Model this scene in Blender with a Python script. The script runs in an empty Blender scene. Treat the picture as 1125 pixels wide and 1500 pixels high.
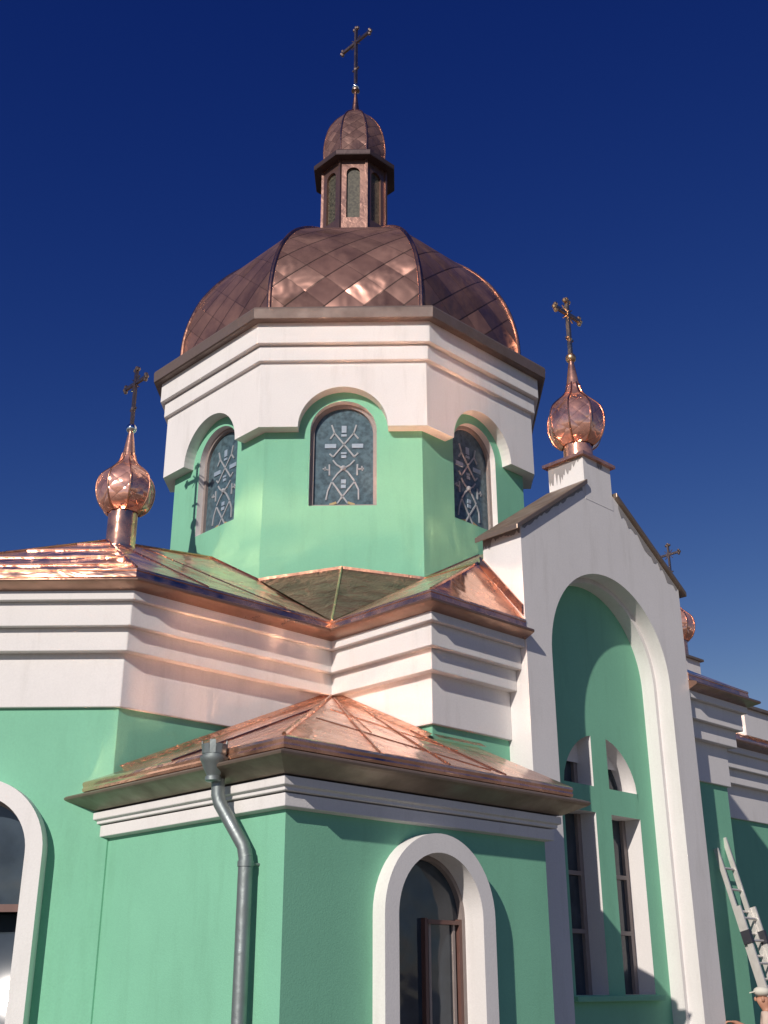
import bpy, bmesh, math, random
from mathutils import Vector, Matrix
random.seed(7)
S2 = math.sqrt(2.0)
ZO = 8.68                                   # height of the building datum above the ground
scene = bpy.context.scene
COL = scene.collection

# ---------------------------------------------------------------- camera
cam_d = bpy.data.cameras.new("camera")
cam = bpy.data.objects.new("camera", cam_d); COL.objects.link(cam)
yaw, pit, rol = math.radians(-0.914), math.radians(22.904), math.radians(-0.16)
fw = Vector((math.sin(yaw)*math.cos(pit), math.cos(yaw)*math.cos(pit), math.sin(pit)))
rt = Vector((math.cos(yaw), -math.sin(yaw), 0)); up = rt.cross(fw)
r2 = rt*math.cos(rol) + up*math.sin(rol); u2 = -rt*math.sin(rol) + up*math.cos(rol)
cam.matrix_world = Matrix(((r2.x, u2.x, -fw.x, 0.837), (r2.y, u2.y, -fw.y, -17.704),
                           (r2.z, u2.z, -fw.z, -7.022+ZO), (0, 0, 0, 1)))
cam_d.sensor_fit = 'VERTICAL'; cam_d.sensor_height = 36.0; cam_d.lens = 36.0*1643.78/1500.0
cam_d.clip_start = 0.1; cam_d.clip_end = 5000
scene.camera = cam

# ---------------------------------------------------------------- light
SUN = Vector(((1.0-2.8)/S2, -(1.0+2.8)/S2, 1.62)).normalized()
w = bpy.data.worlds.new("World"); scene.world = w; w.use_nodes = True
nt = w.node_tree; nt.nodes.clear()
sky = nt.nodes.new('ShaderNodeTexSky'); sky.sky_type = 'NISHITA'; sky.sun_disc = False
sky.sun_elevation = math.asin(SUN.z); sky.sun_rotation = math.atan2(SUN.x, SUN.y) % (2*math.pi)
sky.altitude = 600; sky.air_density = 1.0; sky.dust_density = 0.15; sky.ozone_density = 5.0
def skym(op, a, b):
    n = nt.nodes.new('ShaderNodeMath'); n.operation = op
    for i, v in enumerate((a, b)):
        if isinstance(v, (int, float)): n.inputs[i].default_value = v
        else: nt.links.new(v, n.inputs[i])
    return n.outputs[0]
ssep = nt.nodes.new('ShaderNodeSeparateColor'); scmb = nt.nodes.new('ShaderNodeCombineColor')
nt.links.new(sky.outputs[0], ssep.inputs[0])          # deepen the clear sky the way the phone camera saw it
nt.links.new(skym('MINIMUM', ssep.outputs[0], skym('MULTIPLY', skym('POWER', ssep.outputs[0], 2.4), 0.36)), scmb.inputs[0])
nt.links.new(skym('MINIMUM', skym('MULTIPLY', ssep.outputs[1], 0.85), skym('MULTIPLY', skym('POWER', ssep.outputs[1], 1.85), 0.27)), scmb.inputs[1])
nt.links.new(skym('MULTIPLY', ssep.outputs[2], 0.84), scmb.inputs[2])
bg = nt.nodes.new('ShaderNodeBackground'); bg.inputs['Strength'].default_value = 0.075
wo = nt.nodes.new('ShaderNodeOutputWorld')
nt.links.new(scmb.outputs[0], bg.inputs[0]); nt.links.new(bg.outputs[0], wo.inputs[0])
sd = bpy.data.lights.new("sun", 'SUN'); sd.energy = 4.0; sd.angle = math.radians(0.6); sd.color = (1.0, 0.91, 0.83)
so = bpy.data.objects.new("sun", sd); COL.objects.link(so)
so.rotation_euler = SUN.to_track_quat('Z', 'Y').to_euler(); so.location = SUN*60
scene.view_settings.view_transform = 'Standard'; scene.view_settings.look = 'None'
scene.view_settings.exposure = -0.03; scene.view_settings.gamma = 1.0
scene.cycles.use_denoising = True
scene.cycles.max_bounces = 8; scene.cycles.glossy_bounces = 5; scene.cycles.diffuse_bounces = 4
scene.cycles.caustics_reflective = True; scene.cycles.blur_glossy = 0.05
scene.cycles.sample_clamp_indirect = 60.0

# ---------------------------------------------------------------- materials
def new_mat(name):
    m = bpy.data.materials.new(name); m.use_nodes = True
    t = m.node_tree; return m, t, t.nodes['Principled BSDF']
def nd(t, kind, **kw):
    n = t.nodes.new(kind)
    for k, v in kw.items():
        if k in n.inputs: n.inputs[k].default_value = v
        else: setattr(n, k, v)
    return n
def ramp(t, fac, stops):
    r = t.nodes.new('ShaderNodeValToRGB')
    while len(r.color_ramp.elements) < len(stops): r.color_ramp.elements.new(0.5)
    for e, (p, c) in zip(r.color_ramp.elements, stops):
        e.position = p; e.color = (*c, 1) if len(c) == 3 else c
    t.links.new(fac, r.inputs[0]); return r
def math_(t, op, a, b=None):
    n = t.nodes.new('ShaderNodeMath'); n.operation = op
    for i, v in enumerate((a, b)):
        if v is None: continue
        if isinstance(v, (int, float)): n.inputs[i].default_value = v
        else: t.links.new(v, n.inputs[i])
    return n.outputs[0]
def mul(c, k): return tuple(min(1, x*k) for x in c)

def stucco(name, col, var=0.10, bump=0.25, stain=0.0):
    m, t, b = new_mat(name)
    tc = nd(t, 'ShaderNodeTexCoord')
    n1 = nd(t, 'ShaderNodeTexNoise', Scale=0.9, Detail=6.0, Roughness=0.6)
    t.links.new(tc.outputs['Object'], n1.inputs['Vector'])
    r = ramp(t, n1.outputs['Fac'], [(0.3, mul(col, 1-var)), (0.7, col)])
    last = r.outputs[0]
    # fine speckle of the render coat
    n3 = nd(t, 'ShaderNodeTexNoise', Scale=45.0, Detail=3.0, Roughness=0.7)
    t.links.new(tc.outputs['Object'], n3.inputs['Vector'])
    mx = nd(t, 'ShaderNodeMix', data_type='RGBA', blend_type='MULTIPLY')
    mx.inputs[0].default_value = 1.0
    r3 = ramp(t, n3.outputs['Fac'], [(0.25, (0.93,)*3), (0.7, (1.0,)*3)])
    t.links.new(last, mx.inputs[6]); t.links.new(r3.outputs[0], mx.inputs[7]); last = mx.outputs[2]
    if stain:
        mp = nd(t, 'ShaderNodeMapping'); mp.inputs['Scale'].default_value = (2.2, 2.2, 0.35)
        t.links.new(tc.outputs['Object'], mp.inputs['Vector'])
        n2 = nd(t, 'ShaderNodeTexNoise', Scale=2.0, Detail=5.0, Roughness=0.65)
        t.links.new(mp.outputs[0], n2.inputs['Vector'])
        r2_ = ramp(t, n2.outputs['Fac'], [(0.52, (1, 1, 1)), (0.75, (1-stain, 1-stain*1.05, 1-stain*1.15))])
        mx2 = nd(t, 'ShaderNodeMix', data_type='RGBA', blend_type='MULTIPLY'); mx2.inputs[0].default_value = 1.0
        t.links.new(last, mx2.inputs[6]); t.links.new(r2_.outputs[0], mx2.inputs[7]); last = mx2.outputs[2]
    t.links.new(last, b.inputs['Base Color'])
    b.inputs['Roughness'].default_value = 0.85; b.inputs['Specular IOR Level'].default_value = 0.25
    bn = nd(t, 'ShaderNodeTexNoise', Scale=70.0, Detail=4.0)
    t.links.new(tc.outputs['Object'], bn.inputs['Vector'])
    bp = nd(t, 'ShaderNodeBump', Strength=bump, Distance=0.006)
    t.links.new(bn.outputs['Fac'], bp.inputs['Height']); t.links.new(bp.outputs[0], b.inputs['Normal'])
    return m

def copper(name, col, rough, wave=0.012, scale=3.0, stretch=(1, 1, 1), metallic=1.0, tarnish=0.25, film=1.0):
    m, t, b = new_mat(name)
    tc = nd(t, 'ShaderNodeTexCoord')
    mp = nd(t, 'ShaderNodeMapping'); mp.inputs['Scale'].default_value = stretch
    t.links.new(tc.outputs['Object'], mp.inputs['Vector'])
    n1 = nd(t, 'ShaderNodeTexNoise', Scale=2.3, Detail=5.0, Roughness=0.6)
    t.links.new(tc.outputs['Object'], n1.inputs['Vector'])
    r = ramp(t, n1.outputs['Fac'], [(0.35, mul(col, 1-tarnish)), (0.65, col)])
    t.links.new(r.outputs[0], b.inputs['Base Color'])
    b.inputs['Metallic'].default_value = metallic
    rr = ramp(t, n1.outputs['Fac'], [(0.3, (rough*1.5,)*3), (0.7, (rough*0.8,)*3)])
    t.links.new(rr.outputs[0], b.inputs['Roughness'])
    n2 = nd(t, 'ShaderNodeTexNoise', Scale=scale, Detail=3.0, Roughness=0.5, Distortion=0.6)
    t.links.new(mp.outputs[0], n2.inputs['Vector'])
    bp = nd(t, 'ShaderNodeBump', Strength=1.0, Distance=wave)
    t.links.new(n2.outputs['Fac'], bp.inputs['Height']); t.links.new(bp.outputs[0], b.inputs['Normal'])
    if film < 1: skin_layer(t, b, r.outputs[0], bp.outputs[0], film, 0.5)
    return m

def skin_layer(t, b, col, nrm, film, rough):  # tarnished, duller skin over part of the polished sheet
    b2 = nd(t, 'ShaderNodeBsdfPrincipled'); b2.inputs['Roughness'].default_value = rough; b2.inputs['Metallic'].default_value = 0.35
    t.links.new(col, b2.inputs['Base Color']); t.links.new(nrm, b2.inputs['Normal'])
    tc = nd(t, 'ShaderNodeTexCoord'); n = nd(t, 'ShaderNodeTexNoise', Scale=1.7, Detail=5.0, Roughness=0.65); t.links.new(tc.outputs['Object'], n.inputs['Vector'])
    r = ramp(t, n.outputs['Fac'], [(0.35, (max(0, film-0.22),)*3), (0.65, (min(1, film+0.22),)*3)])
    ms = t.nodes.new('ShaderNodeMixShader'); t.links.new(r.outputs[0], ms.inputs[0])
    out = [q for q in t.nodes if q.type == 'OUTPUT_MATERIAL'][0]
    t.links.new(b2.outputs[0], ms.inputs[1]); t.links.new(b.outputs[0], ms.inputs[2]); t.links.new(ms.outputs[0], out.inputs[0])

def shingle(name, col, rough, L, tilt, seam=0.5, metallic=0.92, wave=0.006, film=1.0, pillow=0.0, nscale=5.0):
    """Diamond metal shingles laid in the UV map (metres): each tile tilts a little of its own, seams between."""
    m, t, b = new_mat(name)
    uv = nd(t, 'ShaderNodeUVMap'); sx = nd(t, 'ShaderNodeSeparateXYZ'); t.links.new(uv.outputs[0], sx.inputs[0])
    u, v = sx.outputs[0], sx.outputs[1]
    p = math_(t, 'DIVIDE', math_(t, 'ADD', math_(t, 'MULTIPLY', u, 0.9), v), L)
    q = math_(t, 'DIVIDE', math_(t, 'SUBTRACT', v, math_(t, 'MULTIPLY', u, 0.9)), L)
    cp, cq = math_(t, 'FLOOR', p), math_(t, 'FLOOR', q)
    fp, fq = math_(t, 'FRACT', p), math_(t, 'FRACT', q)
    cx = nd(t, 'ShaderNodeCombineXYZ'); t.links.new(cp, cx.inputs[0]); t.links.new(cq, cx.inputs[1])
    oi = nd(t, 'ShaderNodeObjectInfo'); t.links.new(oi.outputs['Random'], cx.inputs[2])
    wn = nd(t, 'ShaderNodeTexWhiteNoise', noise_dimensions='3D'); t.links.new(cx.outputs[0], wn.inputs['Vector'])
    sc = nd(t, 'ShaderNodeSeparateColor'); t.links.new(wn.outputs['Color'], sc.inputs[0])
    tp = math_(t, 'MULTIPLY', math_(t, 'SUBTRACT', sc.outputs[0], 0.5), tilt)
    tq = math_(t, 'MULTIPLY', math_(t, 'SUBTRACT', sc.outputs[1], 0.5), tilt)
    h = math_(t, 'ADD', math_(t, 'MULTIPLY', tp, fp), math_(t, 'MULTIPLY', tq, fq))
    tcn = nd(t, 'ShaderNodeTexCoord')
    ns = nd(t, 'ShaderNodeTexNoise', Scale=nscale, Detail=2.0, Distortion=0.25); t.links.new(tcn.outputs['Object'], ns.inputs['Vector'])
    h = math_(t, 'ADD', h, math_(t, 'MULTIPLY', ns.outputs['Fac'], wave))
    h = math_(t, 'SUBTRACT', h, math_(t, 'MULTIPLY', math_(t, 'ADD', fp, fq), 0.004))
    if pillow:
        pq = [math_(t, 'POWER', math_(t, 'ABSOLUTE', math_(t, 'SUBTRACT', f, 0.5)), 2.0) for f in (fp, fq)]
        h = math_(t, 'SUBTRACT', h, math_(t, 'MULTIPLY', math_(t, 'ADD', pq[0], pq[1]), pillow*4))
    bp = nd(t, 'ShaderNodeBump', Strength=1.0, Distance=1.0)
    t.links.new(h, bp.inputs['Height']); t.links.new(bp.outputs[0], b.inputs['Normal'])
    sq = math_(t, 'LESS_THAN', fq, 0.055); sp = math_(t, 'LESS_THAN', fp, 0.03)
    dark = math_(t, 'SUBTRACT', 1.0, math_(t, 'MULTIPLY', math_(t, 'MAXIMUM', sq, math_(t, 'MULTIPLY', sp, 0.5)), seam))
    tint = math_(t, 'ADD', 0.80, math_(t, 'MULTIPLY', sc.outputs[2], 0.28))
    k = math_(t, 'MULTIPLY', dark, tint)
    mx = nd(t, 'ShaderNodeMix', data_type='RGBA', blend_type='MULTIPLY'); mx.inputs[0].default_value = 1.0
    mx.inputs[6].default_value = (*col, 1)
    cb = nd(t, 'ShaderNodeCombineColor')
    for i in range(3): t.links.new(k, cb.inputs[i])
    t.links.new(cb.outputs[0], mx.inputs[7]); t.links.new(mx.outputs[2], b.inputs['Base Color'])
    b.inputs['Metallic'].default_value = metallic
    ro = math_(t, 'ADD', rough, math_(t, 'MULTIPLY', sc.outputs[2], 0.06)); t.links.new(ro, b.inputs['Roughness'])
    if film < 1: skin_layer(t, b, mx.outputs[2], bp.outputs[0], film, 0.55)
    return m

def plain(name, col, rough=0.6, metallic=0.0, spec=0.5, noise=0.15, scale=12.0):
    m, t, b = new_mat(name)
    tc = nd(t, 'ShaderNodeTexCoord'); n = nd(t, 'ShaderNodeTexNoise', Scale=scale, Detail=4.0)
    t.links.new(tc.outputs['Object'], n.inputs['Vector'])
    r = ramp(t, n.outputs['Fac'], [(0.3, mul(col, 1-noise)), (0.7, col)])
    t.links.new(r.outputs[0], b.inputs['Base Color'])
    b.inputs['Roughness'].default_value = rough; b.inputs['Metallic'].default_value = metallic
    b.inputs['Specular IOR Level'].default_value = spec
    return m

M = {}
M['white'] = stucco('white_render', (0.80, 0.775, 0.75), 0.06, 0.3, 0.10)
M['green'] = stucco('green_render', (0.235, 0.56, 0.375), 0.10, 0.3, 0.10)
M['cement'] = stucco('bare_cement', (0.36, 0.34, 0.33), 0.25, 0.6)
M['ground'] = stucco('paving_ground', (0.19, 0.17, 0.14), 0.3, 0.6)
M['dome'] = shingle('dome_shingles', (0.26, 0.14, 0.112), 0.24, 0.56, 0.17, seam=0.68, film=0.42, wave=0.075, pillow=0.006, nscale=1.7)
M['ldome'] = shingle('lantern_dome_shingles', (0.27, 0.15, 0.12), 0.22, 0.26, 0.07, film=0.45, wave=0.03, pillow=0.004, nscale=3.5)
M['onion'] = shingle('onion_copper', (0.92, 0.48, 0.36), 0.10, 0.22, 0.022, seam=0.3, metallic=1.0, wave=0.014, film=0.72, pillow=0.004)
M['copper'] = copper('bright_copper', (0.92, 0.49, 0.34), 0.13, 0.02, 2.2, film=0.8)
M['roofcopper'] = copper('roof_sheet_copper', (0.92, 0.52, 0.36), 0.15, 0.055, 1.25, (1.5, 0.55, 1.0), film=0.80, tarnish=0.12)
M['eave'] = copper('eave_sheet_copper', (0.94, 0.55, 0.38), 0.13, 0.022, 1.6, (1.0, 1.0, 3.0), film=0.86, tarnish=0.1)
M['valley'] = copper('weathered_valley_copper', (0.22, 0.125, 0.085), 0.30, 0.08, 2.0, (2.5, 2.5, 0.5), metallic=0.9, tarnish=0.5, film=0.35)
M['crumple'] = copper('crumpled_copper', (0.93, 0.52, 0.36), 0.10, 0.035, 11.0, film=0.8)
M['trim'] = copper('copper_trim', (0.78, 0.40, 0.26), 0.24, 0.01, 5.0)
M['brown'] = copper('copper_fascia', (0.20, 0.15, 0.13), 0.5, 0.006, 4.0, metallic=0.35)
M['dull'] = copper('dull_copper_eave', (0.33, 0.25, 0.19), 0.42, 0.008, 4.0, metallic=0.7)
M['lip'] = copper('cornice_lip_copper', (0.42, 0.25, 0.18), 0.30, 0.02, 3.0, metallic=0.85)
M['dark'] = copper('dark_lantern_eave', (0.09, 0.06, 0.06), 0.45, 0.006, 4.0, metallic=0.5)
M['lant'] = copper('lantern_copper', (0.34, 0.20, 0.16), 0.34, 0.008, 6.0, metallic=0.85)
M['gold'] = copper('gilt_metal', (0.78, 0.52, 0.30), 0.30, 0.01, 9.0)
M['cross'] = copper('dark_cross_metal', (0.35, 0.26, 0.22), 0.35, 0.01, 9.0)
M['steel'] = copper('polished_steel', (0.80, 0.80, 0.80), 0.08, 0.002, 9.0, tarnish=0.05)
M['zinc'] = copper('galvanised_pipe', (0.29, 0.33, 0.325), 0.45, 0.006, 7.0, metallic=0.7)
M['glass'] = plain('window_glass', (0.055, 0.075, 0.095), 0.06, 0, 0.6, 0.5, 3.0)
M['tiltglass'] = plain('tilted_glass', (0.05, 0.07, 0.09), 0.02, 0, 0.7, 0.3, 3.0)
def wavy(m, sc, dist):
    t = m.node_tree; b = t.nodes['Principled BSDF']; tc = nd(t, 'ShaderNodeTexCoord'); n = nd(t, 'ShaderNodeTexNoise', Scale=sc, Detail=2.0)
    t.links.new(tc.outputs['Object'], n.inputs['Vector']); bp = nd(t, 'ShaderNodeBump', Strength=1.0, Distance=dist)
    t.links.new(n.outputs['Fac'], bp.inputs['Height']); t.links.new(bp.outputs[0], b.inputs['Normal'])
wavy(M['glass'], 1.8, 0.015)
M['stain'] = plain('stained_glass', (0.10, 0.165, 0.195), 0.22, 0, 0.5, 0.55, 14.0)
M['stainlant'] = plain('lantern_glass', (0.11, 0.10, 0.065), 0.5, 0, 0.5, 0.8, 24.0)
M['came'] = plain('pale_glazing_bar', (0.36, 0.38, 0.40), 0.6)
M['pattern'] = plain('pale_blue_glass', (0.30, 0.38, 0.46), 0.4)
M['ochre'] = plain('ochre_glass', (0.42, 0.30, 0.12), 0.5)
M['frame'] = plain('window_frame_paint', (0.30, 0.25, 0.23), 0.5)
M['sash'] = plain('brown_sash', (0.15, 0.075, 0.06), 0.5)
M['alu'] = plain('ladder_aluminium', (0.72, 0.69, 0.64), 0.45, 0.35)
M['plastic'] = plain('black_plastic', (0.04, 0.04, 0.05), 0.5)
M['skin'] = plain('skin', (0.50, 0.25, 0.16), 0.55)
M['shirt'] = plain('shirt_cloth', (0.62, 0.48, 0.40), 0.9)
M['trousers'] = plain('trouser_cloth', (0.08, 0.09, 0.12), 0.9)
M['cap'] = plain('cap_cloth', (0.66, 0.64, 0.55), 0.9)
M['eye'] = plain('eye_dark', (0.03, 0.02, 0.02), 0.4)
M['shoe'] = plain('shoe_leather', (0.05, 0.04, 0.035), 0.6)

# ---------------------------------------------------------------- mesh helpers
def AB(a, b, z): return Vector(((a-b)/S2, -(a+b)/S2, z+ZO))        # a: towards the porch, b: towards the apse
class MB:
    def __init__(s): s.v = []; s.f = []; s.uv = {}; s.cur = 0; s.mi = []
    def face(s, pts, uv=None):
        i = len(s.v); s.v += [tuple(p) for p in pts]
        if uv: s.uv[len(s.f)] = uv
        s.f.append(list(range(i, i+len(pts)))); s.mi.append(s.cur)
    def quadstrip(s, A, B, closed=False):
        n = len(A)
        for i in range(n if closed else n-1):
            j = (i+1) % n; s.face([A[i], A[j], B[j], B[i]])
    def prism(s, poly, vec):
        vec = Vector(vec); top = [Vector(p)+vec for p in poly]
        s.face(poly); s.face(top[::-1]); s.quadstrip(list(poly), top, True)
    def bar(s, p, q, wx, wy, upv=(0, 0, 1)):
        p, q = Vector(p), Vector(q); d = (q-p).normalized(); upv = Vector(upv)
        x = d.cross(upv)
        if x.length < 1e-4: x = d.cross(Vector((1, 0, 0)))
        x.normalize(); y = x.cross(d)
        c = [p+x*wx*i+y*wy*j for i, j in ((-.5, -.5), (.5, -.5), (.5, .5), (-.5, .5))]
        s.prism(c, q-p)
    def tube(s, pts, r, n=10, cap=True):
        pts = [Vector(p) for p in pts]; rings = []
        rs = r if isinstance(r, (list, tuple)) else [r]*len(pts)
        for i, p in enumerate(pts):
            d = (pts[min(i+1, len(pts)-1)]-pts[max(i-1, 0)]).normalized()
            x = d.cross(Vector((0.31, 0.95, 0.05))); x.normalize(); y = x.cross(d)
            rings.append([p+(x*math.cos(k*2*math.pi/n)+y*math.sin(k*2*math.pi/n))*rs[i] for k in range(n)])
        for A, B in zip(rings, rings[1:]): s.quadstrip(A, B, True)
        if cap: s.face(rings[0][::-1]); s.face(rings[-1])
    def lathe(s, c, prof, n=24, rot=0.0):
        rings = []
        for r, z in prof:
            rings.append([Vector((c[0]+r*math.sin(rot+k*2*math.pi/n), c[1]-r*math.cos(rot+k*2*math.pi/n), c[2]+z)) for k in range(n)])
        L = 0.0
        for i, (A, B) in enumerate(zip(rings, rings[1:])):
            (ra, za), (rb, zb) = prof[i], prof[i+1]; dL = math.hypot(ra-rb, za-zb)
            for k in range(n):
                j = (k+1) % n; wa = ra*math.tan(math.pi/n); wb = rb*math.tan(math.pi/n)
                s.face([A[k], A[j], B[j], B[k]], [(k*7+-wa, L), (k*7+wa, L), (k*7+wb, L+dL), (k*7-wb, L+dL)])
            L += dL
        if prof[0][0] > 1e-3: s.face(rings[0][::-1])
        if prof[-1][0] > 1e-3: s.face(rings[-1])
    def sphere(s, c, r, n=12, sc=(1, 1, 1)):
        rings = []
        for i in range(n//2+1):
            t = math.pi*i/(n//2)
            rings.append([Vector((c[0]+sc[0]*r*math.sin(t)*math.cos(k*2*math.pi/n), c[1]+sc[1]*r*math.sin(t)*math.sin(k*2*math.pi/n), c[2]+sc[2]*r*math.cos(t))) for k in range(n)])
        for A, B in zip(rings, rings[1:]): s.quadstrip(A, B, True)
    def build(s, name, mat, parent=None, smooth=False, angle=40, bevel=0.0, label=None):
        me = bpy.data.meshes.new(name); me.from_pydata(s.v, [], s.f)
        if s.uv:
            l = me.uv_layers.new(name='UVMap')
            for fi, u in s.uv.items():
                for li, c in zip(me.polygons[fi].loop_indices, u): l.data[li].uv = c
        for pl, k in zip(me.polygons, s.mi): pl.material_index = k
        bm = bmesh.new(); bm.from_mesh(me)
        bmesh.ops.remove_doubles(bm, verts=bm.verts, dist=1e-4)
        bmesh.ops.dissolve_degenerate(bm, dist=1e-5, edges=bm.edges)
        bmesh.ops.recalc_face_normals(bm, faces=bm.faces)
        big = [f for f in bm.faces if len(f.verts) > 4]
        if big: bmesh.ops.triangulate(bm, faces=big)
        bm.to_mesh(me); bm.free()
        o = bpy.data.objects.new(name, me); COL.objects.link(o)
        mats = mat if isinstance(mat, list) else [mat]
        for m_ in mats: me.materials.append(M[m_])
        if bevel:
            md = o.modifiers.new('bevel', 'BEVEL'); md.width = bevel; md.segments = 2; md.limit_method = 'ANGLE'; md.angle_limit = math.radians(40)
        if smooth:
            for p in me.polygons: p.use_smooth = True
            try: me.set_sharp_from_angle(angle=math.radians(angle))
            except Exception: pass
        if parent: o.parent = parent
        if label: o['label'] = label
        return o

class Frame:                                 # wall plane: u along the wall, v height, d outwards
    def __init__(s, n, t, R): s.n, s.t, s.R = Vector((*n, 0)), Vector((*t, 0)), R
    def __call__(s, u, v, d=0.0): return s.n*(s.R+d)+s.t*u+Vector((0, 0, v+ZO))
nA, nB, nN = (1/S2, -1/S2), (-1/S2, -1/S2), (0, -1)
def FA(R): return Frame(nA, nB, R)            # plane a = R, u is b
def FB(R): return Frame(nB, nA, R)            # plane b = R, u is a
def octframe(k, R):
    th = math.radians(45*k); return Frame((math.sin(th), -math.cos(th)), (math.cos(th), math.sin(th)), R)
def arc(uc, vs, r, n=24, a0=math.pi, a1=0.0):
    return [(uc+r*math.cos(a0+(a1-a0)*i/n), vs+r*math.sin(a0+(a1-a0)*i/n)) for i in range(n+1)]

def wall_arch(mb, fr, u0, u1, v0, v1, uc, r, vb, vs, depth, d=0.0, jambs=None, n=24, back=None):
    """Wall panel with a round-headed opening; v1 may be a function of u. Jambs go into `jambs` (or mb)."""
    top = v1 if callable(v1) else (lambda u: v1)
    P = lambda u, v, dd=d: fr(u, v, dd)
    br = [0.0] if callable(v1) else []
    def strip(a, b, lo):
        us = [a]+sorted(x for x in br if a < x < b)+[b]
        mb.face([P(x, lo) for x in us]+[P(x, top(x)) for x in us[::-1]])
    strip(u0, uc-r, v0); strip(uc+r, u1, v0)
    if vb > v0+1e-6: mb.face([P(uc-r, v0), P(uc+r, v0), P(uc+r, vb), P(uc-r, vb)])
    A = arc(uc, vs, r, n)
    for (ua, va), (ub, vb_) in zip(A, A[1:]):
        mb.face([P(ua, va), P(ub, vb_), P(ub, top(ub)), P(ua, top(ua))])
    J = jambs or mb
    out = ([(uc-r, vb)] if vb < vs-1e-6 else [])+A+([(uc+r, vb)] if vb < vs-1e-6 else [])
    for (ua, va), (ub, vb_) in zip(out, out[1:]):
        J.face([P(ua, va), P(ub, vb_), P(ub, vb_, d-depth), P(ua, va, d-depth)])
    if vb > v0+1e-6: J.face([P(uc-r, vb), P(uc+r, vb), P(uc+r, vb, d-depth), P(uc-r, vb, d-depth)])
    return out

def arch_ring(mb, fr, uc, vs, vb, ro, ri, d0, d1, n=28):
    """Surround: band between radii ri and ro, between depths d0 (back) and d1 (front)."""
    O = [(uc-ro, vb)]+arc(uc, vs, ro, n)+[(uc+ro, vb)]; I = [(uc-ri, vb)]+arc(uc, vs, ri, n)+[(uc+ri, vb)]
    of, if_ = [fr(u, v, d1) for u, v in O], [fr(u, v, d1) for u, v in I]
    ob, ib = [fr(u, v, d0) for u, v in O], [fr(u, v, d0) for u, v in I]
    mb.quadstrip(of, if_); mb.quadstrip(ob, of); mb.quadstrip(if_, ib); mb.quadstrip(ib, ob)
    mb.face([of[0], if_[0], ib[0], ob[0]]); mb.face([of[-1], if_[-1], ib[-1], ob[-1]])
def arch_fill(mb, fr, uc, vs, vb, r, d, n=24):
    mb.face([fr(u, v, d) for u, v in [(uc-r, vb)]+arc(uc, vs, r, n)+[(uc+r, vb)]])

def offset_plan(plan, o, closed):
    res = []; N = len(plan)
    def nrm(i, j):
        dx, dy = plan[j][0]-plan[i][0], plan[j][1]-plan[i][1]; l = math.hypot(dx, dy); return (dy/l, -dx/l)
    for i in range(N):
        if closed or 0 < i < N-1:
            a, b = nrm((i-1) % N, i), nrm(i, (i+1) % N); k = 1+a[0]*b[0]+a[1]*b[1]
            m = ((a[0]+b[0])/k, (a[1]+b[1])/k)
        else: m = nrm(0, 1) if i == 0 else nrm(N-2, N-1)
        res.append((plan[i][0]+m[0]*o, plan[i][1]+m[1]*o))
    return res
def sweep(mb, plan, prof, closed=False, loop=True):
    rows = [[AB(x, y, z) for x, y in offset_plan(plan, o, closed)] for o, z in prof]
    if loop: rows.append(rows[0])
    for A, B in zip(rows, rows[1:]): mb.quadstrip(A, B, closed)
    if loop and not closed:
        mb.face([r[0] for r in rows[:-1]]); mb.face([r[-1] for r in rows[:-1]])

def empty(name, loc=(0, 0, 0)):
    o = bpy.data.objects.new(name, None); COL.objects.link(o); o.location = loc; o.empty_display_size = 0.3; return o
def tag(o, label, cat, group=None):
    o['label'] = label; o['category'] = cat
    if group: o['group'] = group

# ---------------------------------------------------------------- ground
g = MB(); G = 1500
g.face([(-G, -G, 0), (G, -G, 0), (G, G, 0), (-G, G, 0)])
go = g.build('ground', 'ground'); go['kind'] = 'structure'

# ---------------------------------------------------------------- church
church = empty('church')
tag(church, 'green and white domed church with shiny copper roofs and crosses', 'church')
t8 = math.tan(math.pi/8)
RG, RW = 2.816, 3.0
def octplan(R): return [(R*math.cos(math.radians(22.5+45*k))/math.cos(math.pi/8), R*math.sin(math.radians(22.5+45*k))/math.cos(math.pi/8)) for k in range(8)]

# drum: green walls with round-headed window openings
dw, REV = MB(), {}
WIN = (-2, -1, 0, 1, 2)
WV0, WVS, WR = -0.624, 0.590, 0.494
for k in range(8):
    fr = octframe(k if k < 5 else k-8, RG); h = RG*t8
    if (k if k < 5 else k-8) in WIN: wall_arch(dw, fr, -h, h, -3.2, 1.7, 0, WR, WV0, WVS, 0.17, jambs=REV.setdefault(k if k < 5 else k-8, MB()))
    else: dw.face([fr(-h, -3.2), fr(h, -3.2), fr(h, 1.7), fr(-h, 1.7)])
drum = dw.build('drum_wall', 'green', church)
# white frieze with arched cut-outs over each window
fz = MB(); NR = 0.665; FZ0, FZ1 = 0.568, 1.655
for k in range(8):
    fr = octframe(k, RG); h = RW*t8; d = RW-RG; h2 = RG*t8
    wall_arch(fz, fr, -h, h, FZ0, FZ1, 0, NR, FZ0, FZ0, d, d=d)
    fz.face([fr(-h, FZ0, d), fr(-NR, FZ0, d), fr(-NR, FZ0, 0), fr(-h2, FZ0, 0)])
    fz.face([fr(NR, FZ0, d), fr(h, FZ0, d), fr(h2, FZ0, 0), fr(NR, FZ0, 0)])
fz.build('drum_frieze', 'white', drum)
OP = octplan(RG)
for prof in ([(0, 1.645), (3.062-RG, 1.655), (3.062-RG, 1.905), (0, 1.91)], [(0, 1.912), (3.135-RG, 1.921), (3.135-RG, 2.29), (0, 2.30)]):
    m = MB(); sweep(m, OP, prof, True); m.build('cornice_band', 'white', drum, bevel=0.009)
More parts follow.
